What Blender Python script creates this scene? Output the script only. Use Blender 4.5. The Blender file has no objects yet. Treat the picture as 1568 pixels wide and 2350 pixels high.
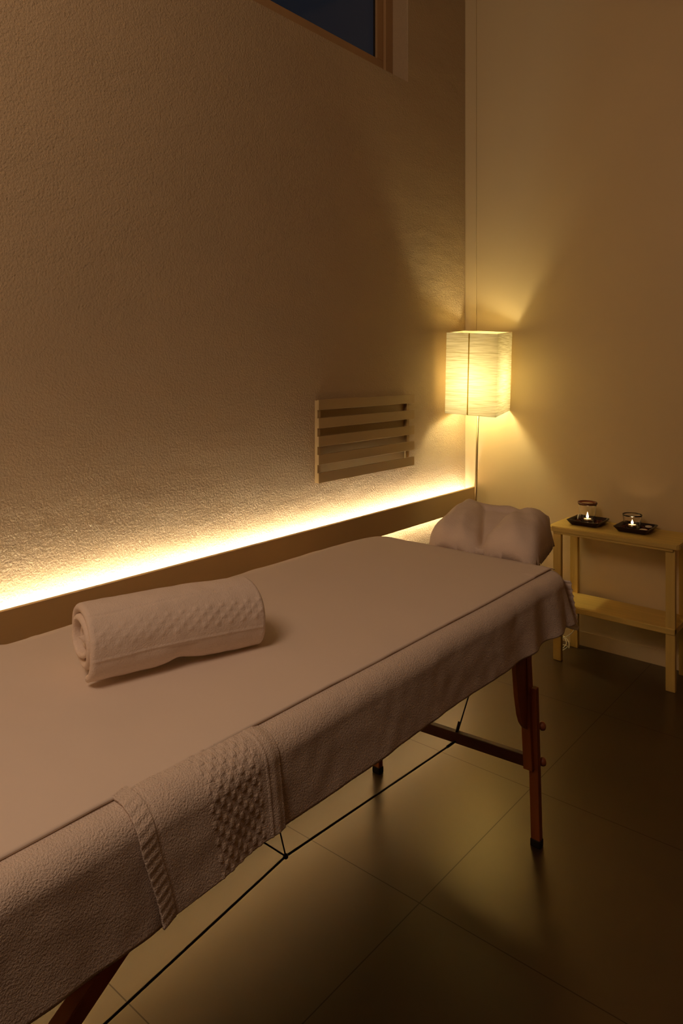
import bpy, bmesh, math, random
from mathutils import Vector, Matrix, noise
random.seed(7)
PI = math.pi
C = bpy.context.scene.collection
V = Vector

# ------------------------------------------------------------ materials
def lin(c):
    return tuple((v/12.92 if v <= .04045 else ((v+.055)/1.055)**2.4) for v in c)

def mat(name, col, rough=.6, spec=.5, noise_scale=None, noise_amt=.15, bump=None, metallic=0, extra=None):
    m = bpy.data.materials.new(name); m.use_nodes = True
    nt = m.node_tree; b = nt.nodes['Principled BSDF']
    b.inputs['Base Color'].default_value = (*col, 1)
    b.inputs['Roughness'].default_value = rough
    b.inputs['Specular IOR Level'].default_value = spec
    b.inputs['Metallic'].default_value = metallic
    tc = nt.nodes.new('ShaderNodeTexCoord')
    if noise_scale:
        mp = nt.nodes.new('ShaderNodeMapping')
        sc = noise_scale if isinstance(noise_scale, (tuple, list)) else (noise_scale,)*3
        mp.inputs['Scale'].default_value = sc
        n = nt.nodes.new('ShaderNodeTexNoise'); n.inputs['Scale'].default_value = 1
        n.inputs['Detail'].default_value = 5
        nt.links.new(tc.outputs['Object'], mp.inputs[0]); nt.links.new(mp.outputs[0], n.inputs['Vector'])
        mx = nt.nodes.new('ShaderNodeMix'); mx.data_type = 'RGBA'
        mx.inputs[6].default_value = (*[max(0, v*(1-noise_amt)) for v in col], 1)
        mx.inputs[7].default_value = (*[min(1, v*(1+noise_amt)) for v in col], 1)
        nt.links.new(n.outputs['Fac'], mx.inputs[0]); nt.links.new(mx.outputs[2], b.inputs['Base Color'])
    if bump:
        prev = None
        for (scale, strength, dist) in bump:
            mp = nt.nodes.new('ShaderNodeMapping')
            sc = scale if isinstance(scale, (tuple, list)) else (scale,)*3
            mp.inputs['Scale'].default_value = sc
            n = nt.nodes.new('ShaderNodeTexNoise'); n.inputs['Scale'].default_value = 1
            n.inputs['Detail'].default_value = 3; n.inputs['Roughness'].default_value = .6
            nt.links.new(tc.outputs['Object'], mp.inputs[0]); nt.links.new(mp.outputs[0], n.inputs['Vector'])
            bp = nt.nodes.new('ShaderNodeBump'); bp.inputs['Strength'].default_value = strength
            bp.inputs['Distance'].default_value = dist
            nt.links.new(n.outputs['Fac'], bp.inputs['Height'])
            if prev: nt.links.new(prev.outputs[0], bp.inputs['Normal'])
            prev = bp
        nt.links.new(prev.outputs[0], b.inputs['Normal'])
    if extra: extra(m, nt, b, tc)
    return m

def emis(name, col, strength):
    m = bpy.data.materials.new(name); m.use_nodes = True
    nt = m.node_tree; nt.nodes.clear()
    e = nt.nodes.new('ShaderNodeEmission'); e.inputs[0].default_value = (*col, 1); e.inputs[1].default_value = strength
    o = nt.nodes.new('ShaderNodeOutputMaterial'); nt.links.new(e.outputs[0], o.inputs[0])
    return m

M = {}
M['stucco'] = mat('stucco_wall', (.50, .375, .225), .85, .3, 1.3, .06, [(125, .6, .007), (55, .3, .008), ((1.2, 1.2, 3.4), .6, .03)])
M['wall'] = mat('smooth_wall', (.66, .52, .29), .5, .35, .8, .03, [(60, .08, .003)])
M['board'] = mat('painted_board', (.50, .34, .16), .6, .3, 3, .05, [(90, .1, .002)])
M['vent'] = mat('painted_slat', (.44, .30, .13), .5, .35, (4, 1.5, 30), .07, [((40, 4, 200), .1, .002)])
M['ceiling'] = mat('ceiling_paint', (.35, .28, .2), .9, .2)
M['dim'] = mat('brown_wall', (.16, .10, .06), .7, .3)
M['frame'] = mat('window_frame', (.45, .28, .13), .45, .4, (3, 3, 3), .1)
M['sheet'] = mat('cotton_sheet', (.80, .69, .59), .9, .15, 3, .03, [(7, .12, .01), (420, .12, .001)])
M['towel'] = mat('terry_towel', (.80, .68, .58), .95, .1, 30, .06, [(300, 1, .0035), (90, .15, .004), (18, .12, .008)])
M['towel_smooth'] = mat('soft_towel', (.80, .68, .58), .95, .1, 20, .05, [(300, .7, .002), (90, .3, .003)])
M['wood_red'] = mat('reddish_beech', (.29, .078, .018), .4, .5, (30, 30, 3), .25, [((60, 60, 4), .1, .002)])
M['wood_dark'] = mat('dark_stained_wood', (.07, .016, .006), .5, .4, (8, 30, 30), .25)
M['wood_pale'] = mat('pale_yellow_wood', (.62, .44, .12), .5, .35, (3, 40, 40), .22, [((4, 60, 60), .15, .002)])
M['wood_pale_v'] = mat('pale_yellow_wood_upright', (.62, .44, .12), .5, .35, (40, 40, 3), .22, [((60, 60, 4), .15, .002)])
M['vinyl'] = mat('vinyl_padding', (.10, .06, .03), .5, .4)
M['rubber'] = mat('black_rubber', (.008, .006, .005), .6, .3)
M['black'] = mat('black_cable', (.018, .006, .004), .5, .4)
M['metal'] = mat('brushed_metal', (.45, .36, .22), .3, .5, metallic=1)
M['lacquer'] = mat('dark_lacquer', (.018, .006, .005), .25, .5)
M['potpourri'] = mat('brown_chips', (.13, .035, .014), .7, .3, 200, .6)
M['shell'] = mat('white_shell', (.75, .68, .5), .5, .4, 40, .1)
M['brown_rim'] = mat('brown_rim', (.13, .03, .008), .35, .5)
M['cord'] = mat('white_cord', (.85, .80, .62), .4, .5)
M['brass_knob'] = mat('turned_beech', (.30, .09, .03), .45, .5)
M['plastic'] = mat('white_plastic', (.6, .52, .38), .4, .5)

def wax_extra(m, nt, b, tc):
    b.inputs['Emission Color'].default_value = (1, .55, .22, 1)
    b.inputs['Emission Strength'].default_value = .9
M['wax'] = mat('glowing_wax', (.85, .7, .5), .5, .4, extra=wax_extra)
M['flame'] = emis('candle_flame', (1, .60, .30), 60)

def glass(name, col=(1, 1, 1), rough=0.02):
    m = bpy.data.materials.new(name); m.use_nodes = True
    nt = m.node_tree; b = nt.nodes['Principled BSDF']
    b.inputs['Base Color'].default_value = (*col, 1); b.inputs['Roughness'].default_value = rough
    b.inputs['Transmission Weight'].default_value = 1; b.inputs['IOR'].default_value = 1.42
    return m
M['glass'] = glass('clear_glass')
def dark_glass():
    m = bpy.data.materials.new('window_glass'); m.use_nodes = True
    b = m.node_tree.nodes['Principled BSDF']
    b.inputs['Base Color'].default_value = (.55, .6, .65, 1); b.inputs['Roughness'].default_value = .08
    b.inputs['Transmission Weight'].default_value = 1; b.inputs['IOR'].default_value = 1.3
    return m
M['pane'] = dark_glass()

def shade_mat():
    m = bpy.data.materials.new('rice_paper'); m.use_nodes = True
    nt = m.node_tree; nt.nodes.clear()
    o = nt.nodes.new('ShaderNodeOutputMaterial')
    tc = nt.nodes.new('ShaderNodeTexCoord')
    mp = nt.nodes.new('ShaderNodeMapping'); mp.inputs['Scale'].default_value = (9, 9, 260)
    n = nt.nodes.new('ShaderNodeTexNoise'); n.inputs['Scale'].default_value = 1; n.inputs['Detail'].default_value = 4
    n.inputs['Distortion'].default_value = .4
    nt.links.new(tc.outputs['Object'], mp.inputs[0]); nt.links.new(mp.outputs[0], n.inputs['Vector'])
    r = nt.nodes.new('ShaderNodeValToRGB')
    r.color_ramp.elements[0].position = .30; r.color_ramp.elements[0].color = (.50, .42, .22, 1)
    r.color_ramp.elements[1].position = .62; r.color_ramp.elements[1].color = (.78, .71, .51, 1)
    nt.links.new(n.outputs['Fac'], r.inputs[0])
    d = nt.nodes.new('ShaderNodeBsdfDiffuse'); t = nt.nodes.new('ShaderNodeBsdfTranslucent')
    mx = nt.nodes.new('ShaderNodeMixShader'); mx.inputs[0].default_value = .20
    nt.links.new(r.outputs[0], d.inputs[0]); nt.links.new(r.outputs[0], t.inputs[0])
    nt.links.new(d.outputs[0], mx.inputs[1]); nt.links.new(t.outputs[0], mx.inputs[2])
    nt.links.new(mx.outputs[0], o.inputs[0])
    return m
M['paper'] = shade_mat()
def seam_mat():
    m = bpy.data.materials.new('paper_seam'); m.use_nodes = True
    nt = m.node_tree; nt.nodes.clear()
    o = nt.nodes.new('ShaderNodeOutputMaterial'); t = nt.nodes.new('ShaderNodeBsdfTranslucent')
    t.inputs[0].default_value = (.62, .50, .14, 1); nt.links.new(t.outputs[0], o.inputs[0]); return m
M['seam'] = seam_mat()

def floor_extra(m, nt, b, tc):
    # large format tiles with thin dark joints
    def joint(axis, pitch, off):
        sx = nt.nodes.new('ShaderNodeSeparateXYZ'); nt.links.new(tc.outputs['Object'], sx.inputs[0])
        a = nt.nodes.new('ShaderNodeMath'); a.operation = 'SUBTRACT'; a.inputs[1].default_value = off
        nt.links.new(sx.outputs[axis], a.inputs[0])
        p = nt.nodes.new('ShaderNodeMath'); p.operation = 'PINGPONG'; p.inputs[1].default_value = pitch/2
        nt.links.new(a.outputs[0], p.inputs[0])
        l = nt.nodes.new('ShaderNodeMath'); l.operation = 'LESS_THAN'; l.inputs[1].default_value = .0016
        nt.links.new(p.outputs[0], l.inputs[0]); return l
    jx = joint(0, TILE_PX, TILE_X); jy = joint(1, TILE_PY, TILE_Y)
    mxm = nt.nodes.new('ShaderNodeMath'); mxm.operation = 'MAXIMUM'
    nt.links.new(jx.outputs[0], mxm.inputs[0]); nt.links.new(jy.outputs[0], mxm.inputs[1])
    old = b.inputs['Base Color'].links[0].from_socket
    mx = nt.nodes.new('ShaderNodeMix'); mx.data_type = 'RGBA'
    mx.inputs[7].default_value = (.022, .012, .005, 1)
    nt.links.new(mxm.outputs[0], mx.inputs[0]); nt.links.new(old, mx.inputs[6])
    nt.links.new(mx.outputs[2], b.inputs['Base Color'])
    inv = nt.nodes.new('ShaderNodeMath'); inv.operation = 'MULTIPLY_ADD'; inv.inputs[1].default_value = -.6; inv.inputs[2].default_value = 1
    nt.links.new(mxm.outputs[0], inv.inputs[0]); nt.links.new(inv.outputs[0], b.inputs['Specular IOR Level'])
TILE_PX, TILE_PY, TILE_X, TILE_Y = .70, .70, -1.112, .958
M['floor'] = mat('matt_floor_tile', (.040, .024, .011), .30, 1.0, 2.2, .10, [(300, .05, .001)], extra=floor_extra)
M['floor'].node_tree.nodes['Principled BSDF'].inputs['Specular Tint'].default_value = (1, .80, .50, 1)

# ------------------------------------------------------------ mesh helpers
def tag(o, label=None, cat=None, group=None, kind=None):
    if label: o['label'] = label
    if cat: o['category'] = cat
    if group: o['group'] = group
    if kind: o['kind'] = kind
    return o

def obj(name, bm, m, parent=None, smooth=False, loc=None):
    me = bpy.data.meshes.new(name); bmesh.ops.recalc_face_normals(bm, faces=bm.faces); bm.to_mesh(me); bm.free()
    for mm in (m if isinstance(m, (list, tuple)) else [m]): me.materials.append(mm)
    if smooth:
        for p in me.polygons: p.use_smooth = True
    o = bpy.data.objects.new(name, me); C.objects.link(o)
    if parent: o.parent = parent
    if loc: o.location = loc
    return o

def empty(name, loc, rz=0):
    o = bpy.data.objects.new(name, None); C.objects.link(o); o.location = loc; o.rotation_euler = (0, 0, rz)
    o.empty_display_size = .05
    return o

def box(bm, x0, x1, y0, y1, z0, z1, bev=0, segs=2, mtx=None):
    t = bmesh.new(); bmesh.ops.create_cube(t, size=1)
    for v in t.verts:
        v.co = V(((x0+x1)/2+v.co.x*(x1-x0), (y0+y1)/2+v.co.y*(y1-y0), (z0+z1)/2+v.co.z*(z1-z0)))
    if bev: bmesh.ops.bevel(t, geom=list(t.edges), offset=bev, segments=segs, affect='EDGES', profile=.5)
    if mtx: t.transform(mtx)
    me = bpy.data.meshes.new('t'); t.to_mesh(me); t.free(); bm.from_mesh(me); bpy.data.meshes.remove(me)

def beam(bm, a, b, w, t, up=(0, 0, 1), bev=0):
    """rectangular bar from a to b; w across (side), t along 'up'"""
    a, b = V(a), V(b); d = b-a; L = d.length; d.normalize()
    s = d.cross(V(up)).normalized(); u = s.cross(d)
    mtx = Matrix(((s.x, u.x, d.x, a.x), (s.y, u.y, d.y, a.y), (s.z, u.z, d.z, a.z), (0, 0, 0, 1)))
    box(bm, -w/2, w/2, -t/2, t/2, 0, L, bev, 2, mtx)

def tube(bm, pts, r, n=10, closed=False):
    pts = [V(p) for p in pts]; rings = []
    N = len(pts); prevu = None
    for i, p in enumerate(pts):
        d = (pts[min(i+1, N-1)]-pts[max(i-1, 0)])
        if d.length < 1e-9: d = V((0, 0, 1))
        d.normalize()
        if prevu is None:
            u = d.orthogonal().normalized()
        else:
            u = (prevu-d*prevu.dot(d)).normalized()
        prevu = u; w = d.cross(u)
        rr = r[i] if isinstance(r, (list, tuple)) else r
        rings.append([bm.verts.new(p+(u*math.cos(2*PI*k/n)+w*math.sin(2*PI*k/n))*rr) for k in range(n)])
    for a, b in zip(rings, rings[1:]):
        for k in range(n): bm.faces.new((a[k], a[(k+1) % n], b[(k+1) % n], b[k]))
    bm.faces.new(rings[0][::-1]); bm.faces.new(rings[-1])

def lathe(bm, prof, n=32, c=(0, 0, 0), capb=True, capt=True):
    rings = [[bm.verts.new((c[0]+r*math.cos(2*PI*k/n), c[1]+r*math.sin(2*PI*k/n), c[2]+z)) for k in range(n)] for r, z in prof]
    for a, b in zip(rings, rings[1:]):
        for k in range(n): bm.faces.new((a[k], a[(k+1) % n], b[(k+1) % n], b[k]))
    if capb: bm.faces.new(rings[0][::-1])
    if capt: bm.faces.new(rings[-1])

def catmull(P, n):
    P = [V(p) for p in P]; out = []
    Q = [P[0]*2-P[1]]+P+[P[-1]*2-P[-2]]
    for i in range(1, len(Q)-2):
        for k in range(n):
            t = k/n; a, b, c, d = Q[i-1], Q[i], Q[i+1], Q[i+2]
            out.append(.5*((2*b)+(c-a)*t+(2*a-5*b+4*c-d)*t*t+(3*b-a-3*c+d)*t**3))
    out.append(P[-1]); return out

def fbm(x, y, z=0): return noise.noise(V((x, y, z)))
def sstep(a, b, x):
    t = max(0, min(1, (x-a)/(b-a))); return t*t*(3-2*t)

def struct(o, label=None):
    o['kind'] = 'structure'
    if label: o['label'] = label
    return o

# ------------------------------------------------------------ room
WX, BY = -2.175, 3.735      # left wall plane, back wall plane
RX, FY, CZ = 1.7, -1.4, 4.0
# window hole: y from 0.9 to 3.125, z from 2.985 to 3.8
wy0, wy1, wz0, wz1, T = .55, 3.135, 3.0, 3.78, .18
bm = bmesh.new()
box(bm, WX-T, WX, FY, BY+.1, 0, wz0); box(bm, WX-T, WX, FY, BY+.1, wz1, CZ)
box(bm, WX-T, WX, FY, wy0, wz0, wz1); box(bm, WX-T, WX, wy1, BY+.1, wz0, wz1)
struct(obj('wall_left', bm, M['stucco']), 'rough plastered wall with the light cove')
bm = bmesh.new(); box(bm, WX, RX+.1, BY, BY+.1, 0, CZ); struct(obj('wall_back', bm, M['wall']), 'smooth beige wall behind the lamp')
bm = bmesh.new(); box(bm, RX, RX+.1, FY, BY, 0, CZ); struct(obj('wall_right', bm, M['dim']))
bm = bmesh.new(); box(bm, WX-T, RX+.1, FY-.1, FY, 0, CZ); struct(obj('wall_front', bm, M['dim']))
bm = bmesh.new(); box(bm, WX-T, RX+.1, FY-.1, BY+.1, -.1, 0); struct(obj('floor', bm, M['floor']), 'dark matt floor of large square tiles')
bm = bmesh.new(); box(bm, WX-T, RX+.1, FY-.1, BY+.1, CZ, CZ+.1); struct(obj('ceiling', bm, M['ceiling']))
# corner boxing: narrow vertical chase in the corner
bm = bmesh.new(); box(bm, WX, -2.100, BY-.008, BY, 0, CZ, .003); struct(obj('trim_1', bm, M['wall']), 'narrow vertical boxing in the room corner')
# skirting on the back wall
bm = bmesh.new(); box(bm, -2.100, RX, BY-.003, BY, 0, .075); struct(obj('baseboard_back', bm, M['wall']), 'low skirting under the back wall')
# window
root = struct(empty('window_1', (WX-.10, (wy0+wy1)/2, wz0)), 'high window with dark night sky outside')
bm = bmesh.new()
L = (wy1-wy0)/2; Hh = wz1-wz0
def ring(bm, w, x0, x1, inset=0):
    box(bm, x0, x1, -L+inset, L-inset, inset, inset+w, .002); box(bm, x0, x1, -L+inset, L-inset, Hh-inset-w, Hh-inset, .002)
    box(bm, x0, x1, L-inset-w, L-inset, inset+w, Hh-inset-w, .002); box(bm, x0, x1, -L+inset, -L+inset+w, inset+w, Hh-inset-w, .002)
ring(bm, .065, -.05, 0)
obj('window_frame', bm, M['frame'], root)
bm = bmesh.new(); ring(bm, .055, -.045, -.015, .066)
obj('window_sash', bm, M['frame'], root)
bm = bmesh.new(); box(bm, -.034, -.028, -L+.12, L-.12, .12, Hh-.12); obj('pane', bm, M['pane'], root)

# ------------------------------------------------------------ light cove on the left wall
LZ0, LZ1, LX = .655, .776, -2.100
root = empty('cove_ledge', (LX, 1.2, LZ0))
tag(root, 'long brown painted board along the rough wall hiding a glowing light strip', 'light cove')
bm = bmesh.new(); box(bm, -.018, 0, FY-1.2, BY-.012-1.2, 0, LZ1-LZ0, .0015)
obj('board', bm, M['board'], root)
M['led'] = emis('led_strip', (1, .95, .80), 74)
bm = bmesh.new(); box(bm, -.030, -.026, FY-1.19, BY-.035-1.2, .070, .082)
lo = obj('light_strip', bm, M['led'], root); lo['label'] = 'bright white light strip'
M['led_fill'] = emis('added_fill_strip', (1, .84, .55), 40)  # unseen second strip, added to brighten the wall and floor below the board
bm = bmesh.new(); box(bm, -.030, -.026, FY-1.19, BY-.035-1.2, .012, .020)
obj('light_strip', bm, M['led_fill'], root)

# ------------------------------------------------------------ vent cover
vy0, vy1, vz0, vz1 = 2.385, 3.145, .962, 1.338
root = empty('vent_cover', (WX, (vy0+vy1)/2, vz0))
tag(root, 'brown slatted vent cover of five horizontal boards on the rough wall', 'vent cover')
hw = (vy1-vy0)/2; hh = vz1-vz0
bm = bmesh.new(); box(bm, .0, .006, -hw+.012, hw-.05, .0, hh-.002); obj('back_panel', bm, M['vent'], root)
for s in (0, 1):
    bm = bmesh.new()
    y = -hw+.004 if s == 0 else hw-.055
    box(bm, .006, .022, y, y+.022, .0, hh-.004, .001); obj('batten', bm, M['vent'], root)
pitch = (hh-.046)/4
for k in range(5):
    bm = bmesh.new(); z = k*pitch
    box(bm, .022, .034, -hw, hw, z, z+.046, .001); obj('slat', bm, M['vent'], root)

# ------------------------------------------------------------ floor lamp
root = empty('floor_lamp', (-2.025, 3.553, 0))
root.rotation_euler = (0, math.radians(1.6), 0)
tag(root, 'tall floor lamp with a glowing square rice paper shade in the corner', 'floor lamp')
bm = bmesh.new(); lathe(bm, [(.11, 0), (.115, .004), (.115, .014), (.105, .02), (.012, .024), (.010, .03)], 40)
obj('base', bm, M['metal'], root, True)
bm = bmesh.new(); tube(bm, [(0, 0, .02), (0, 0, 1.30)], .0065, 14); obj('pole', bm, M['metal'], root, True)
SW, SZ0, SZ1 = .143, 1.230, 1.678
Rz = Matrix.Translation((0, 0, 1.45)) @ Matrix.Rotation(math.radians(4.5), 4, V((.873, .488, 0))) @ Matrix.Translation((0, 0, -1.45)) @ Matrix.Rotation(math.radians(11.5), 4, 'Z')
bm = bmesh.new()
def shade_side(bm, p, q, nx=14, nz=40, skip=False):
    vs = []
    for j in range(nz+1):
        row = []
        for i in range(nx+1):
            t = i/nx; P = V(p).lerp(V(q), t); z = SZ0+(SZ1-SZ0)*j/nz
            n = V((P.x, P.y, 0)).normalized()
            b = math.sin(PI*t)*(.0005*math.sin(z*140+i))+.0008*fbm(P.x*20, P.y*20, z*60)
            row.append(bm.verts.new(Rz @ V((P.x, P.y, z))+Rz.to_3x3() @ (n*b)))
        vs.append(row)
    for j in range(nz):
        for i in range(nx): bm.faces.new((vs[j][i], vs[j][i+1], vs[j+1][i+1], vs[j+1][i]))
cs = [(-SW, -SW, 0), (SW, -SW, 0), (SW, SW, 0), (-SW, SW, 0)]
for i in range(4): shade_side(bm, cs[i], cs[(i+1) % 4])
bmesh.ops.remove_doubles(bm, verts=bm.verts, dist=.0008)
sh = obj('lamp_shade', bm, M['paper'], root, False); sh['label'] = 'ribbed cream rice paper shade, lit from inside'
bm = bmesh.new(); box(bm, -.0165, -.0105, -SW-.0018, -SW-.0006, SZ0, SZ1, 0, 1, Rz); obj('seam', bm, M['seam'], sh)
for z in (SZ0+.001, SZ1-.001):
    bm = bmesh.new()
    pts = [Rz @ V((cs[i % 4][0]*.985, cs[i % 4][1]*.985, z)) for i in range(5)]
    tube(bm, [pts[0].lerp(pts[1], .5)]+pts[1:]+[pts[0].lerp(pts[1], .5)], .0016, 6)
    obj('wire_ring', bm, M['metal'], sh, True)
for i in (0, 1):
    bm = bmesh.new()
    a = Rz @ V((cs[i][0]*.98, cs[i][1]*.98, SZ0+.01)); b = Rz @ V((cs[i+2][0]*.98, cs[i+2][1]*.98, SZ0+.01))
    tube(bm, [a, b], .0013, 6); obj('wire_spoke', bm, M['metal'], sh, True)
bm = bmesh.new(); tube(bm, [(0, 0, 1.28), (0, 0, 1.345)], .015, 16); obj('bulb_holder', bm, M['plastic'], root, True)
bm = bmesh.new(); tube(bm, [(.012, -.004, 1.25), (.010, -.006, 1.2), (.004, -.009, 1.0), (.008, -.008, .6), (.004, -.008, .3), (.01, -.01, .05)], .0018, 6)
obj('cord', bm, M['metal'], root, True)
ld = bpy.data.lights.new('bulb', 'POINT'); ld.energy = 8.8; ld.shadow_soft_size = .045; ld.color = (1, .86, .48)
lo = bpy.data.objects.new('bulb', ld); C.objects.link(lo); lo.parent = root; lo.location = (0, 0, 1.40)

# ------------------------------------------------------------ console table by the back wall
tx0, tx1, ty0, ty1, tz = -1.535, -.905, 3.445, 3.722, .68
root = empty('console_table', ((tx0+tx1)/2, (ty0+ty1)/2, 0))
tag(root, 'narrow pale yellow wooden side table with a lower shelf against the back wall', 'side table')
cxx, cyy = (tx0+tx1)/2, (ty0+ty1)/2
hx, hy = (tx1-tx0)/2, (ty1-ty0)/2
bm = bmesh.new()
ch = .022
out = [(-hx+ch, -hy), (hx-ch*.4, -hy), (hx, -hy+ch*.4), (hx, hy-ch), (hx-ch, hy), (-hx+ch, hy), (-hx, hy-ch), (-hx, -hy+ch)]
t = bmesh.new(); vs = [t.verts.new((x, y, tz-.026)) for x, y in out]; f = t.faces.new(vs)
r = bmesh.ops.extrude_face_region(t, geom=[f]); bmesh.ops.translate(t, vec=(0, 0, .026), verts=[v for v in r['geom'] if isinstance(v, bmesh.types.BMVert)])
bmesh.ops.bevel(t, geom=list(t.edges), offset=.004, segments=2, affect='EDGES')
obj('tabletop', t, M['wood_pale'], root)
lw = .042
for sx in (-1, 1):
    for sy in (-1, 1):
        bm = bmesh.new(); X = sx*(hx-.045); Y = sy*(hy-.030)
        box(bm, X-lw/2, X+lw/2, Y-lw/2+.009, Y+lw/2-.009, 0, tz-.026, .0025); obj('leg', bm, M['wood_pale_v'], root)
bm = bmesh.new(); box(bm, -hx+.045-lw/2, hx-.045+lw/2, -hy+.012, hy-.03, .262, .290, .003); obj('shelf', bm, M['wood_pale'], root)
bm = bmesh.new(); box(bm, -hx+.05, hx-.05, -hy+.022, -hy+.036, tz-.060, tz-.026, .001)
for sx in (-1, 1):
    X = sx*(hx-.045); box(bm, X-.008, X+.008, -hy+.036, hy-.036, tz-.060, tz-.026, .001)
bm.free()
bm = bmesh.new(); box(bm, -hx+.03, hx-.03, -hy+.008, -hy+.022, tz-.038, tz-.026, .003); obj('apron', bm, M['wood_pale'], root)

# ------------------------------------------------------------ trays and candles
def tray(cx, cy, w, label):
    root = empty('tray', (cx, cy, tz)); tag(root, label, 'tray', 'lacquer trays on the side table')
    bm = bmesh.new()
    def rr(h, z, rad=.012, n=5):
        pts = []
        for (sx, sy, a0) in ((1, 1, 0), (-1, 1, PI/2), (-1, -1, PI), (1, -1, 3*PI/2)):
            for k in range(n+1):
                a = a0+PI/2*k/n; pts.append(bm.verts.new((sx*(h-rad)+rad*math.cos(a), sy*(h-rad)+rad*math.sin(a), z)))
        return pts
    rings = [rr(w*.78, .0005), rr(w*.80, .001), rr(w, .024), rr(w, .027), rr(w-.004, .0275), rr(w*.79, .007)]
    for a, b in zip(rings, rings[1:]):
        n = len(a)
        for k in range(n): bm.faces.new((a[k], a[(k+1) % n], b[(k+1) % n], b[k]))
    bm.faces.new(rings[0][::-1]); bm.faces.new(rings[-1])
    obj('dish', bm, M['lacquer'], root, False)
    bm = bmesh.new()
    for k in range(150):
        x, y = random.uniform(-1, 1)*w*.78, random.uniform(-1, 1)*w*.78
        if x*x+y*y < .036**2: continue
        s = random.uniform(.004, .008)
        mtx = Matrix.Translation((x, y, .0075+s*.5+.003*random.random())) @ Matrix.Rotation(random.random()*6, 4, V((random.random(), random.random(), random.random()+.1))) @ Matrix.Diagonal((s, s*.7, s*.4, 1))
        bmesh.ops.create_icosphere(bm, subdivisions=1, radius=1, matrix=mtx)
    f = obj('potpourri', bm, M['potpourri'], root); f['kind'] = 'stuff'; f['label'] = 'reddish brown potpourri chips'
    return root
tray(-1.385, 3.605, .083, 'square dark lacquer tray under the brown-rimmed candle glass, nearer the lamp')
tray(-1.150, 3.610, .083, 'square dark lacquer tray with two pale shells under the low candle glass')

def tealight(cx, cy, label, fh):
    root = empty('tealight', (cx, cy, tz+.0135)); tag(root, label, 'candle', 'lit tealights on the side table')
    bm = bmesh.new(); lathe(bm, [(.0185, 0), (.0195, .001), (.0195, .015), (.0188, .0152), (.0188, .012), (.001, .012)], 28, capt=True); obj('cup', bm, M['metal'], root, True)
    bm = bmesh.new(); lathe(bm, [(.0185, .0122), (.0185, .0132), (.012, .0128), (.001, .0128)], 28); obj('wax', bm, M['wax'], root, True)
    bm = bmesh.new(); tube(bm, [(0, 0, .012), (.0006, 0, .019)], .0008, 6); obj('wick', bm, M['rubber'], root)
    bm = bmesh.new(); lathe(bm, [(.0005, .016), (.004, .019), (.0062, .024), (.0050, .016+fh*.45), (.0024, .016+fh*.75), (.0003, .016+fh)], 16); obj('flame', bm, M['flame'], root, True)
c1 = (-1.388, 3.605); c2 = (-1.168, 3.615)
tealight(c1[0], c1[1], 'lit tealight inside the tall brown-rimmed glass', .032)
tealight(c2[0], c2[1], 'lit tealight inside the low clear glass', .022)
def votive(cx, cy, r0, r1, h, label, rim):
    root = empty('candle_glass', (cx, cy, tz+.0085)); tag(root, label, 'candle glass', 'glass candle holders on the trays')
    bm = bmesh.new(); n = 8
    outp = [(r0*.9, 0), (r0, .003)]+[(r0+(r1-r0)*(k/n), .003+(h-.003)*k/n) for k in range(1, n+1)]
    inp = [(r-.0022, z) for r, z in outp[::-1] if z > .004]+[(r0-.003, .0048), (.001, .0048)]
    lathe(bm, outp+inp, 40); obj('cup', bm, M['glass'], root, True)
    if rim:
        bm = bmesh.new(); lathe(bm, [(r1-.0035, h-.004), (r1+.0018, h-.005), (r1+.003, h), (r1+.0018, h+.005), (r1-.003, h+.005), (r1-.0042, h), (r1-.0035, h-.004)], 40, capb=False, capt=False)
        obj('rim', bm, M['brown_rim'], root, True)
votive(c1[0], c1[1], .034, .0455, .100, 'tall clear candle glass with a brown rim on the tray nearer the lamp', True)
votive(c2[0], c2[1], .036, .0460, .070, 'low clear candle glass on the tray with two pale shells', False)
def shell(x, y, z, s, label, rot):
    bm = bmesh.new()
    bmesh.ops.create_uvsphere(bm, u_segments=20, v_segments=12, radius=1)
    for v in bm.verts:
        a = math.atan2(v.co.y, v.co.x); k = 1+.05*math.sin(9*a)
        v.co = V((v.co.x*s[0]*k, v.co.y*s[1]*k, v.co.z*s[2]))
    o = obj('shell', bm, M['shell'], None, True, (x, y, z)); o.rotation_euler = rot
    tag(o, label, 'shell', 'pale shells in the trays')
shell(-1.438, 3.612, tz+.030, (.0055, .009, .0155), 'small pale shell standing beside the brown-rimmed glass', (0, .2, .4))
shell(-1.098, 3.640, tz+.023, (.017, .015, .005), 'round pale shell lying at the right of the low glass', (.1, 0, .3))
shell(-1.098, 3.562, tz+.021, (.019, .010, .005), 'flat pale shell lying in front of the low glass', (.1, .05, .5))

# ------------------------------------------------------------ cable on the floor by the wall
bm = bmesh.new()
P = [(-1.476, 3.69, .24), (-1.466, 3.67, .17), (-1.468, 3.65, .125), (-1.482, 3.64, .092), (-1.505, 3.625, .070), (-1.525, 3.61, .058), (-1.548, 3.60, .035), (-1.550, 3.59, .02), (-1.52, 3.60, .030), (-1.497, 3.615, .022), (-1.515, 3.58, .006), (-1.545, 3.57, .004)]
tube(bm, catmull(P, 8), .0024, 7)
P = [(-1.545, 3.57, .004), (-1.555, 3.62, .02), (-1.54, 3.65, .045), (-1.515, 3.63, .05), (-1.50, 3.60, .035), (-1.52, 3.57, .010), (-1.552, 3.585, .006), (-1.562, 3.64, .03), (-1.545, 3.665, .05), (-1.51, 3.66, .03), (-1.50, 3.64, .005)]
tube(bm, catmull(P, 8), .0022, 7)
tag(obj('power_cord', bm, M['cord'], None, True), 'thin white power cord looped beside the left leg of the side table', 'cord')

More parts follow.
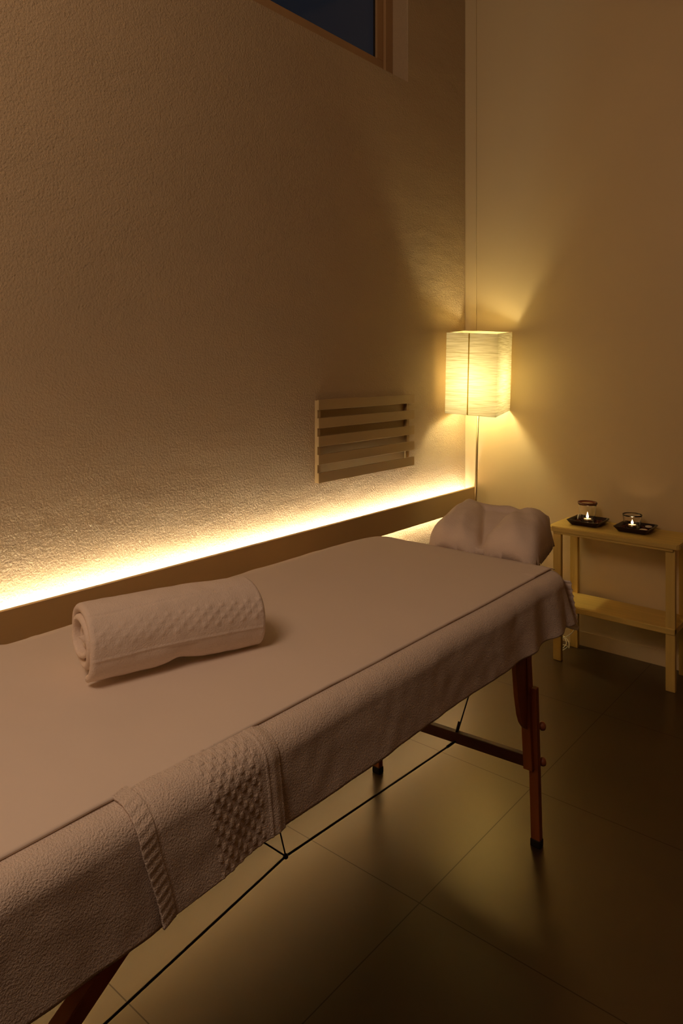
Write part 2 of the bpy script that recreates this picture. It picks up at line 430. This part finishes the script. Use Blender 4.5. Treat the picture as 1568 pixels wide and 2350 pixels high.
# ------------------------------------------------------------ massage table
AX0, AX1, AY0, AY1 = -1.80, -1.000, .26, 2.345
TZ = .800
XC = (AX0+AX1)/2+.005
root = empty('massage_table', (0, 0, 0)); root.location = (XC, 1.30, 0)
tag(root, 'reddish wooden folding massage table under white towels and a sheet', 'massage table')
def L_(p): return (p[0]-XC, p[1]-1.30, p[2])
bm = bmesh.new()
for (a, b) in ((AY0+.02, 1.297), (1.303, AY1-.02)):
    box(bm, AX0+.025-XC, AX1-.012-XC, a-1.30, b-1.30, .715, .782, .018, 3)
obj('padding', bm, M['vinyl'], root, True)
bm = bmesh.new()
for (a, b) in ((AY0+.035, 1.297), (1.303, AY1-.035)):
    for x in (AX0+.05, AX1-.055):
        box(bm, x-XC, x+.022-XC, a-1.30, b-1.30, .665, .715, .002)
    for y in (a, b-.022):
        box(bm, AX0+.072-XC, AX1-.055-XC, y-1.30, y+.022-1.30, .665, .715, .002)
obj('frame', bm, M['wood_red'], root)
LEGX = (-1.585, -.965)
def leg_set(y, sgn):
    for i, lx in enumerate(LEGX):
        s = 1 if i else -1
        yt = y-.030*sgn
        bm = bmesh.new()
        beam(bm, L_((lx-.028*s, yt, .700)), L_((lx-.014*s, y-.012*sgn, .245)), .030, .034, (0, 1, 0), .002)
        beam(bm, L_((lx-.006*s, y-.022*sgn+.0, .545)), L_((lx, y, .022)), .024, .028, (0, 1, 0), .002) if False else None
        lg = obj('leg', bm, M['wood_red'], root)
        bm = bmesh.new()
        beam(bm, L_((lx-.006, yt+.020*sgn, .498)), L_((lx+.0, y+.006*sgn, .02)), .030, .022, (0, 1, 0), .002)
        obj('leg_extension', bm, M['wood_red'], lg)
        bm = bmesh.new(); p = L_((lx, y+.006*sgn, 0)); box(bm, p[0]-.017, p[0]+.017, p[1]-.013, p[1]+.013, 0, .024, .003)
        obj('foot', bm, M['rubber'], lg)
        for z in (.368, .255):
            bm = bmesh.new()
            yk = y+.018*sgn-.02*sgn*(z/.7)
            a = V(L_((lx-.002*s, yk, z))); d = V((.5*s, .85*sgn, 0)).normalized()
            tube(bm, [a, a+d*.010, a+d*.016, a+d*.024, a+d*.028, a+d*.030], [.006, .007, .013, .014, .011, .004], 14)
            obj('knob', bm, M['brass_knob'], lg, True)
    bm = bmesh.new(); beam(bm, L_((LEGX[0], y-.014*sgn, .238)), L_((LEGX[1]-.008, y-.014*sgn, .268)), .022, .036, (0, 0, 1), .002)
    obj('stretcher', bm, M['wood_dark'], root)
leg_set(2.085, 1); leg_set(.37, -1)
# curved gusset plates beside the head-end legs
for lx in LEGX:
    bm = bmesh.new()
    pr = [(0, .68), (0, .372), (-.018, .386), (-.036, .406), (-.050, .435), (-.066, .50), (-.092, .68)]
    for dx in (0,):
        a = [bm.verts.new(L_((lx-.026, 2.052+p[0], p[1]))) for p in pr]; b = [bm.verts.new(L_((lx-.012, 2.052+p[0], p[1]))) for p in pr]
        bm.faces.new(a[::-1]); bm.faces.new(b)
        for k in range(len(pr)): bm.faces.new((a[k], a[(k+1) % len(pr)], b[(k+1) % len(pr)], b[k]))
    obj('gusset', bm, M['wood_red'], root)
for lx in LEGX:
    bm = bmesh.new(); beam(bm, L_((lx-.024, .43, .452)), L_((lx-.024, .79, .695)), .030, .030, (0, 0, 1), .002); obj('brace', bm, M['wood_red'], root)
# tension cables under the table
hub = V((-1.243, 1.262, .281))
bm = bmesh.new()
tube(bm, [L_((-1.239, 2.06, .243)), L_(hub)], .0028, 8); tube(bm, [L_(hub), L_((-1.24, .39, .176))], .0028, 8)
tube(bm, [L_((-1.239, 2.075, .268)), L_((-1.245, 2.19, .40)), L_((-1.25, 2.30, .69))], .0024, 8)
tube(bm, [L_((-1.239, .36, .26)), L_((-1.25, .30, .69))], .0024, 8)
tube(bm, [L_((-1.239, 2.065, .268)), L_((-1.239, 2.085, .300))], .0042, 8); tube(bm, [L_((-1.24, 2.05, .243)), L_((-1.24, 2.01, .245))], .0042, 8)
for dx, dy in ((-.02, -.10), (-.10, -.42)):
    tube(bm, [L_(hub), L_((hub.x+dx, hub.y+dy, .69))], .0020, 8)
bmesh.ops.create_icosphere(bm, subdivisions=2, radius=.007, matrix=Matrix.Translation(L_(hub)))
obj('tension_cable', bm, M['black'], root, True)
bm = bmesh.new()
box(bm, -1.52-XC, -1.20-XC, 2.32-1.30, 2.66-1.30, .735, .757, .004)
obj('headrest_plate', bm, M['wood_red'], root)

# ------------------------------------------------------------ towels draped under the sheet
def near_profile(s, y, flare, hang=.185, off=0):
    """s = arc length beyond the table edge; returns (outward, z)"""
    R = .045
    if s <= 0: return s, TZ-.004+off*.0
    q = R*PI/2
    if s < q:
        a = s/R; return R*math.sin(a), TZ-.004-R+R*math.cos(a)
    e = s-q
    return R+flare*e, TZ-.004-R-e

def drape(name, y0, y1, xe, hang, thick, label, pattern=None, corner=False, foldamp=.006, seed=0, yskew=0, mat_=None, inset=.10, ny=None, lump=None):
    """towel lying over the near long edge, from 'inset' inside the edge to 'hang' below it"""
    ny = ny or int((y1-y0)/.006); ns = 64
    bm = bmesh.new(); grid = []
    for j in range(ny+1):
        row = []; ty = j/ny
        for i in range(ns+1):
            s = -inset+(hang+inset)*i/ns
            y = y0+(y1-y0)*ty+yskew*max(0, s)*(1-ty)
            fl = .10+.05*fbm(y*2.2, seed)
            o, z = near_profile(s, y, fl)
            dn = max(0, s)/hang
            w = foldamp*dn*(fbm(y*5+seed, s*3, seed)+.5*fbm(y*13, s*5, seed+3))*2
            w += .0022*fbm(y*16, s*16, seed)*(1 if s > 0 else .2)
            zz = z+(-.0 if s < .0 else 0)+.006*dn*fbm(y*4, 2.2, seed)
            zz += .0 if s > 0 else .0
            p = V((xe+o+w, y, zz))
            if pattern: p += pattern(ty, s, y, p)
            row.append(bm.verts.new(p+V((thick if s > 0 else 0, 0, thick*.6))))
        grid.append(row)
    for j in range(ny):
        for i in range(ns): bm.faces.new((grid[j][i], grid[j][i+1], grid[j+1][i+1], grid[j+1][i]))
    o = obj(name, bm, mat_ or M['towel'], None, True)
    md = o.modifiers.new('thickness', 'SOLIDIFY'); md.thickness = .004; md.offset = -1
    return o

# long towel that hangs down the near side and wraps around the head-end corner
def skirt_towel():
    bm = bmesh.new(); grid = []
    R = .05
    xe, ye = AX1-.005, AY1-.025
    # path along the edge: near side from foot to head, corner arc, then head end towards the wall
    path = []
    y = AY0-.02
    while y < ye-.03: path.append((V((xe, y, 0)), V((1, 0, 0)), 0)); y += .008
    n = 26
    cr = .03
    for k in range(n+1):
        a = PI/2*k/n; path.append((V((xe-cr+cr*math.cos(a), ye-.03+cr*math.sin(a), 0)), V((math.cos(a), math.sin(a), 0)), math.sin(2*a)))
    x = xe-cr-.008
    while x > AX0+.04: path.append((V((x, ye, 0)), V((0, 1, 0)), 0)); x -= .008
    ns = 56; hang = .196; inset = .06
    for j, (p, nrm, cn) in enumerate(path):
        row = []
        for i in range(ns+1):
            hg = hang+.026*sstep(1.0, .68, p.y); s = -inset+(hg+inset)*i/ns
            near = sstep(1.75, 2.30, p.y)*(1 if nrm.x > .5 else .9)
            fl = .07+.03*fbm(p.y*2, 1)+.10*near+.26*cn
            o, z = near_profile(s, p.y, fl)
            dn = max(0, s)/hang
            yy = p.y if nrm.x > .9 else p.y-p.x
            w = .010*dn*(fbm(yy*3, s*2, 1)+.4*fbm(yy*9, s*4, 3))*1.1
            w -= .013*dn*near*math.sin((p.y-p.x*.7)*34)
            w += .0016*fbm(yy*22, s*22, 9)
            hv = .012*dn*sstep(2.05, 2.35, p.y)
            q = V((p.x, p.y, z+.003*dn*fbm(yy*3, 7)))+nrm*(o+w if s > 0 else o)
            q.z = max(q.z, .3)
            row.append(bm.verts.new(q))
        grid.append(row)
    for j in range(len(grid)-1):
        for i in range(ns): bm.faces.new((grid[j][i], grid[j][i+1], grid[j+1][i+1], grid[j+1][i]))
    # flat middle under the sheet and hanging part on the wall side
    o = obj('draped_towel', bm, M['towel'], None, True)
    md = o.modifiers.new('thickness', 'SOLIDIFY'); md.thickness = .005; md.offset = -1
    return o
tag(skirt_towel(), 'long white terry towel hanging down the near side and head end of the massage table', 'towel', 'white towels hanging off the massage table')

# second towel over it with woven check band, further to the camera
Y2a, Y2b = .642, .96
def band_pattern(ty, s, y, p):
    # distance from the hem end along y
    u = y-Y2a-.02
    d = 0
    if .012 < u < .022: d = -.0008
    if u < .012: d = .0006*math.sin(s*420+u*120)*sstep(.014, .004, u)+.0012
    if .115 < u < .245 and s > -.02:
        k = math.floor(s/.0145)
        uu = u-.115+(.013 if k % 2 else 0)
        fu = (uu/.022) % 1; fs = (s/.0145) % 1
        c = math.floor(uu/.013) % 2
        fh = (uu/.013) % 1
        d = (.0019 if c else 0)*sstep(0, .28, min(fh, 1-fh))*sstep(0, .22, min(fs, 1-fs))
        d *= sstep(.115, .125, u)*sstep(.245, .235, u)
    if .255 < u < .262: d = .0015
    o = .012 if s > 0 else .0
    return V((d*.85, 0, d*.6 if s < .06 else 0))
def over_towel():
    bm = bmesh.new(); grid = []
    ny, ns = 210, 130; hang = .203; inset = .035; xe = AX1-.005
    y0, y1 = Y2a, Y2a+.315
    for j in range(ny+1):
        row = []; ty = j/ny
        for i in range(ns+1):
            hg = .206-.014*ty; s = -inset+(hg+inset)*i/ns
            dn = max(0, s)/hang
            y = y0+(y1-y0)*ty+.030*dn*(1-ty)-.006*math.sin(dn*5)*(1-ty)
            fl = .10+.03*fbm(y*2, 1)
            o, z = near_profile(s, y, fl)
            w = .006*dn*(fbm(y*4, s*2, 1)+.6*fbm(y*11, s*4, 3))
            w += .0016*fbm(y*22, s*22, 19)
            w += .006*sstep(.12, .0, ty)*dn+.007*dn*math.sin(y*26+1)*sstep(.3, .8, ty)
            tuck = sstep(.93, 1, ty)*.0045
            lift = .0055-tuck
            nx = min(1, max(0, s/.07))
            p = V((xe+o+(w if s > 0 else 0)+lift*nx*1.2, y, z+lift*(1-nx*.9)-.02*dn*(1-ty)*.3))
            p += band_pattern(ty, s, y0+(y1-y0)*ty, p)
            row.append(bm.verts.new(p))
        grid.append(row)
    for j in range(ny):
        for i in range(ns): bm.faces.new((grid[j][i], grid[j][i+1], grid[j+1][i+1], grid[j+1][i]))
    o = obj('draped_towel', bm, M['towel'], None, True)
    md = o.modifiers.new('thickness', 'SOLIDIFY'); md.thickness = .004; md.offset = -1
    return o
tag(over_towel(), 'white terry towel end with a woven check band laid over the long hanging towel', 'towel', 'white towels hanging off the massage table')

# hem piece with ribbed border at the head-end corner
bm = bmesh.new(); grid = []
for j in range(61):
    row = []; t = j/60
    for i in range(60):
        s = .02+.19*i/59
        dn = s/.21
        x = -.968+.012*dn-.085*t
        y = AY1+.012+.046*dn**1.1-.004*math.sin(t*7)
        rib = .0024*max(0, math.sin(s*260))*sstep(.5, .1, t)
        z = TZ-.02-s*.93
        row.append(bm.verts.new((x+rib, y+rib, z)))
    grid.append(row)
for j in range(60):
    for i in range(59): bm.faces.new((grid[j][i], grid[j][i+1], grid[j+1][i+1], grid[j+1][i]))
o = obj('draped_towel', bm, M['towel_smooth'], None, True); md = o.modifiers.new('thickness', 'SOLIDIFY'); md.thickness = .004
tag(o, 'ribbed hem of a white towel hanging off the head end corner', 'towel', 'white towels hanging off the massage table')

# sheet on top
def sheet():
    bm = bmesh.new(); grid = []
    xa, xb, ya, yb = -1.845, -1.018, AY0-.03, AY1+.004
    nx, ny = 110, 300
    for j in range(ny+1):
        row = []; ty = j/ny
        for i in range(nx+1):
            tx = i/nx; u = tx
            y = ya+(yb-ya)*ty
            xr = xb-.008*sstep(1.2, .3, y)*0+.004*fbm(y*2.5, 3)
            x = xa+(xr-xa)*tx
            z = TZ+.0045+.0018*fbm(x*5, y*5)+.0008*fbm(x*14, y*14)
            # gentle sag off the wall side edge and folds there
            e = (x-xa)
            if e < .10:
                z -= .032*(1-e/.10)**2
                x -= 0
                z += .016*(1-e/.10)*max(0, fbm(y*11, 4.1)+.15)*2*(1 if y < .98 else .18)
            # round the corner at the head end, wall side
            hd = yb-y
            if hd < .05: z -= .010*(1-hd/.05)**2
            cx_ = x-xa
            if cx_ < .30 and hd < .34:
                d = math.hypot(.30-cx_, (.34-hd)*.62)
                k = d/.30
                if k > .85: z -= .05*min(1, (k-.85)/.5)**1.3; 
            if y > 2.2 and x > -1.06: z += .002
            # sheet edge by the camera lies on the towels
            ee = xr-x
            if ee < .05: z -= .0028*(1-ee/.05)
            row.append(bm.verts.new((x, y, z)))
        grid.append(row)
    for j in range(ny):
        for i in range(nx): bm.faces.new((grid[j][i], grid[j][i+1], grid[j+1][i+1], grid[j+1][i]))
    # drop on the wall side
    prev = [grid[j][0] for j in range(ny+1)]
    for k in range(1, 9):
        cur = []
        for j in range(ny+1):
            p = grid[j][0].co; y = p.y
            cur.append(bm.verts.new((p.x-.012*math.sin(k/8*PI/2)-.006*fbm(y*8, k*.2), y, p.z-.016*k)))
        for j in range(ny): bm.faces.new((prev[j], prev[j+1], cur[j+1], cur[j]))
        prev = cur
    o = obj('bed_sheet', bm, M['sheet'], None, True)
    md = o.modifiers.new('thickness', 'SOLIDIFY'); md.thickness = .0035; md.offset = -1
    return o
tag(sheet(), 'smooth white sheet covering the top of the massage table', 'sheet')

# ------------------------------------------------------------ rolled towel
def rolled_towel():
    ang = math.radians(105.3)-PI/2     # roll axis direction relative to y
    root_loc = (-1.402, 1.032, TZ+.0055)
    Lr = .418
    A, B = .098, .080                # half width (across), half height
    turns = 3.3; Tn = .0215
    N = 760
    bm = bmesh.new(); rings = []
    nl = 170
    for j in range(N+1):
        t = j/N
        th = turns*2*PI*(t-1)         # ends at 0 at outer
        rad = 1-(.85)*(1-t)**.95
        a0 = -PI*.37                    # outer end near the front bottom
        a = a0-th
        ca, sa = math.cos(a), math.sin(a)
        ex = math.copysign(abs(ca)**.92, ca); ez = math.copysign(abs(sa)**.92, sa)
        wob = 1+.05*(1-t)*fbm(a*.9, t*7)*2
        X = (A-.006)*rad*ex*wob; Z = (B-.006)*rad*ez*wob
        # squash the underside
        # flared free edge at the front bottom
        fe = sstep(.94, 1, t)
        X += .012*fe; Z -= .002*fe
        nx_, nz_ = ca/A, sa/B; l = math.hypot(nx_, nz_); nx_, nz_ = nx_/l, nz_/l
        ax_off = .012*fbm(t*6, 5)*(1-.7*t)-.010*(1-t)*math.sin(th*.5)
        half = Lr/2-.006*(1-t)
        ring = []
        th_ = Tn*(.55+.33*sstep(.35, .8, t))
        outer = t > 1-1.02/turns
        prof = []
        for i in range(nl+1):
            y = -half+th_/2+(2*half-th_)*i/nl
            h = th_/2
            if outer:
                arc = -a  # position round the outside
                # band positions by angle (deg): 
                ph = math.degrees(math.atan2(sa, ca))
                # front side angle -60..90
                lift = 0
                if -60 < ph < 110:
                    if abs(ph-58-4*math.sin(y*9)) < 2.2: lift -= .0011
                    if 0 < ph < 36:
                        c = (math.floor(ph/9)+math.floor((y+1)/.0165)) % 2
                        fu = (ph/9) % 1; fy = ((y+1)/.0165) % 1
                        e = min(fu, 1-fu, fy, 1-fy)
                        lift += (.0020 if c else -.0002)*sstep(0, .4, e)*(.55+.45*sstep(-.15, .1, y))
                    if abs(ph+12) < 1.6: lift += .0014
                h += lift+.0012*fbm(y*30, a*3, t)+.0022*fbm(y*9, a*1.5)
            prof.append((y, h))
        cap = [(half-th_/2+th_/2*math.sin(k*PI/6), th_/2*math.cos(k*PI/6)) for k in range(1, 6)]
        inner = [(half-th_/2-(2*half-th_)*k/6, -th_/2) for k in range(0, 7)]
        cap2 = [(-half+th_/2-th_/2*math.sin(k*PI/6), -th_/2*math.cos(k*PI/6)) for k in range(1, 6)]
        dent = 0
        for (y, h) in prof+cap+inner+cap2:
            xx, zz = X+nx_*h, Z+nz_*h
            # soft sag and pinch in the middle of the underside
            pin = math.exp(-((y-.0)/.03)**2)*.009*(1 if (zz < -.03 and xx > 0.01) else 0)
            zz += pin
            yy = y+ax_off
            zz += .004*math.sin((y+.19)*PI/.38)-.004*(y/.19) 
            ring.append(bm.verts.new((xx, yy, zz+B-.004)))
        rings.append(ring)
    n = len(rings[0])
    for a, b in zip(rings, rings[1:]):
        for k in range(n): bm.faces.new((a[k], a[(k+1) % n], b[(k+1) % n], b[k]))
    bm.faces.new(rings[0]); bm.faces.new(rings[-1][::-1])
    zmin = min(v.co.z for v in bm.verts)
    for v in bm.verts: v.co.z -= zmin
    o = obj('rolled_towel', bm, M['towel_smooth'], None, True, root_loc)
    o.rotation_euler = (0, 0, -math.radians(15.3))
    return o
tag(rolled_towel(), 'rolled white towel with a woven check band lying on the sheet', 'towel')

# ------------------------------------------------------------ padded headrest under a towel
def headrest():
    def smax(a, b, k=.010):
        h = max(k-abs(a-b), 0)/k
        return max(a, b)+h*h*k/4
    def arm(x, y, c0, c1, w0, w1, h0, h1, hm, ya=2.385, yb=2.745, ex=2.5):
        t = (y-ya)/(yb-ya)
        if t <= 0 or t >= 1: return -.05
        c = c0+(c1-c0)*t; w = w0+(w1-w0)*t
        H = h0+(h1-h0)*t+hm*4*t*(1-t)
        e = (1-abs(2*t-1)**6)**(1/2.4)
        d = abs(x-c)/(w*(.35+.65*e))
        if d >= 1: return -.05
        return -.05+(H+.05)*(1-d**ex)**(1/ex)*(.25+.75*e)
    bm = bmesh.new(); nx, ny = 170, 120; grid = []
    xa, xb, ya, yb = -1.630, -1.070, 2.378, 2.752
    for j in range(ny+1):
        row = []
        for i in range(nx+1):
            x = xa+(xb-xa)*i/nx; y = ya+(yb-ya)*j/ny
            xw = x+.006*fbm(x*7, y*7, 3)+.003*fbm(x*17, y*17, 5); yw = y+.006*fbm(x*7, y*7, 9)
            L1 = arm(xw, yw, -1.455, -1.545, .128, .072, .052, .118, .014)
            R1 = arm(xw, yw, -1.222, -1.262, .122, .074, .064, .104, .030)
            h = smax(L1, R1, .012)
            # back part of the horseshoe
            t = (xw+1.395)/.205; B1 = -.05
            if abs(t) < 1:
                d = abs(yw-2.695)/.050
                if d < 1: B1 = -.05+(.150+.004*math.sin(xw*40))*(1-d**2.4)**.42*(1-abs(t)**5)**.4
            h = smax(h, B1, .016)
            # towel sunk into the opening between the arms
            if -1.56 < xw < -1.20 and 2.40 < yw < 2.72:
                f = -.012+.100*sstep(2.42, 2.70, yw)-.010*math.sin((xw+1.37)*9)**2
                h = smax(h, f, .02)
            # drawn folds
            w = .0040*math.sin((xw*1.0+yw*.55)*64+3*fbm(x*4, y*4))*sstep(.3, .9, fbm(x*5+3, y*5)+.6)
            w += .0075*fbm(x*11, y*8, 1)+.003*fbm(x*26, y*20, 2)
            k = sstep(-.045, .02, h)
            row.append(bm.verts.new((xw-(xw-x)*.3, yw, TZ+.012+h+w*k)))
        grid.append(row)
    for j in range(ny):
        for i in range(nx):
            q = (grid[j][i], grid[j][i+1], grid[j+1][i+1], grid[j+1][i])
            if max(v.co.z for v in q) > TZ-.03: bm.faces.new(q)
    for v in [v for v in bm.verts if not v.link_faces]: bm.verts.remove(v)
    o = obj('headrest_towel', bm, M['towel_smooth'], None, True)
    md = o.modifiers.new('soft', 'SMOOTH'); md.factor = .5; md.iterations = 3
    md = o.modifiers.new('thickness', 'SOLIDIFY'); md.thickness = .006; md.offset = -1
    return o
tag(headrest(), 'white towel wrapped over the horseshoe headrest at the head end of the table', 'towel')

# ------------------------------------------------------------ light
def area(name, loc, rot, size, energy, col, sy=None):
    ld = bpy.data.lights.new(name, 'AREA'); ld.energy = energy; ld.color = col; ld.size = size
    if sy: ld.shape = 'RECTANGLE'; ld.size_y = sy
    o = bpy.data.objects.new(name, ld); C.objects.link(o); o.location = loc; o.rotation_euler = rot
    return o
# dimmed ceiling lamp over the foot end of the table
cl = bpy.data.lights.new('ceiling_lamp', 'POINT'); cl.energy = 57; cl.color = (1, .70, .495); cl.shadow_soft_size = .45
co = bpy.data.objects.new('ceiling_lamp', cl); C.objects.link(co); co.location = (-.90, -.55, 2.95)

w = bpy.data.worlds.new('World'); bpy.context.scene.world = w; w.use_nodes = True
w.node_tree.nodes['Background'].inputs[0].default_value = (.007, .009, .013, 1)
w.node_tree.nodes['Background'].inputs[1].default_value = 1

# ------------------------------------------------------------ camera
cam = bpy.data.cameras.new('Camera'); cam.sensor_fit = 'HORIZONTAL'; cam.sensor_width = 36
cam.lens = 36*1637/1568; cam.shift_y = -340/1568; cam.clip_start = .02
co = bpy.data.objects.new('Camera', cam); C.objects.link(co)
co.location = (0, 0, 1.5); co.rotation_euler = (PI/2, 0, math.radians(40.09))
sc = bpy.context.scene; sc.camera = co
sc.view_settings.view_transform = 'Standard'; sc.view_settings.look = 'None'
sc.view_settings.exposure = .3; sc.view_settings.gamma = 1; sc.view_settings.use_curve_mapping = False
try:
    sc.cycles.max_bounces = 10; sc.cycles.diffuse_bounces = 6; sc.cycles.transmission_bounces = 8; sc.cycles.sample_clamp_indirect = 6
    sc.cycles.caustics_refractive = False; sc.cycles.caustics_reflective = False
except Exception: pass
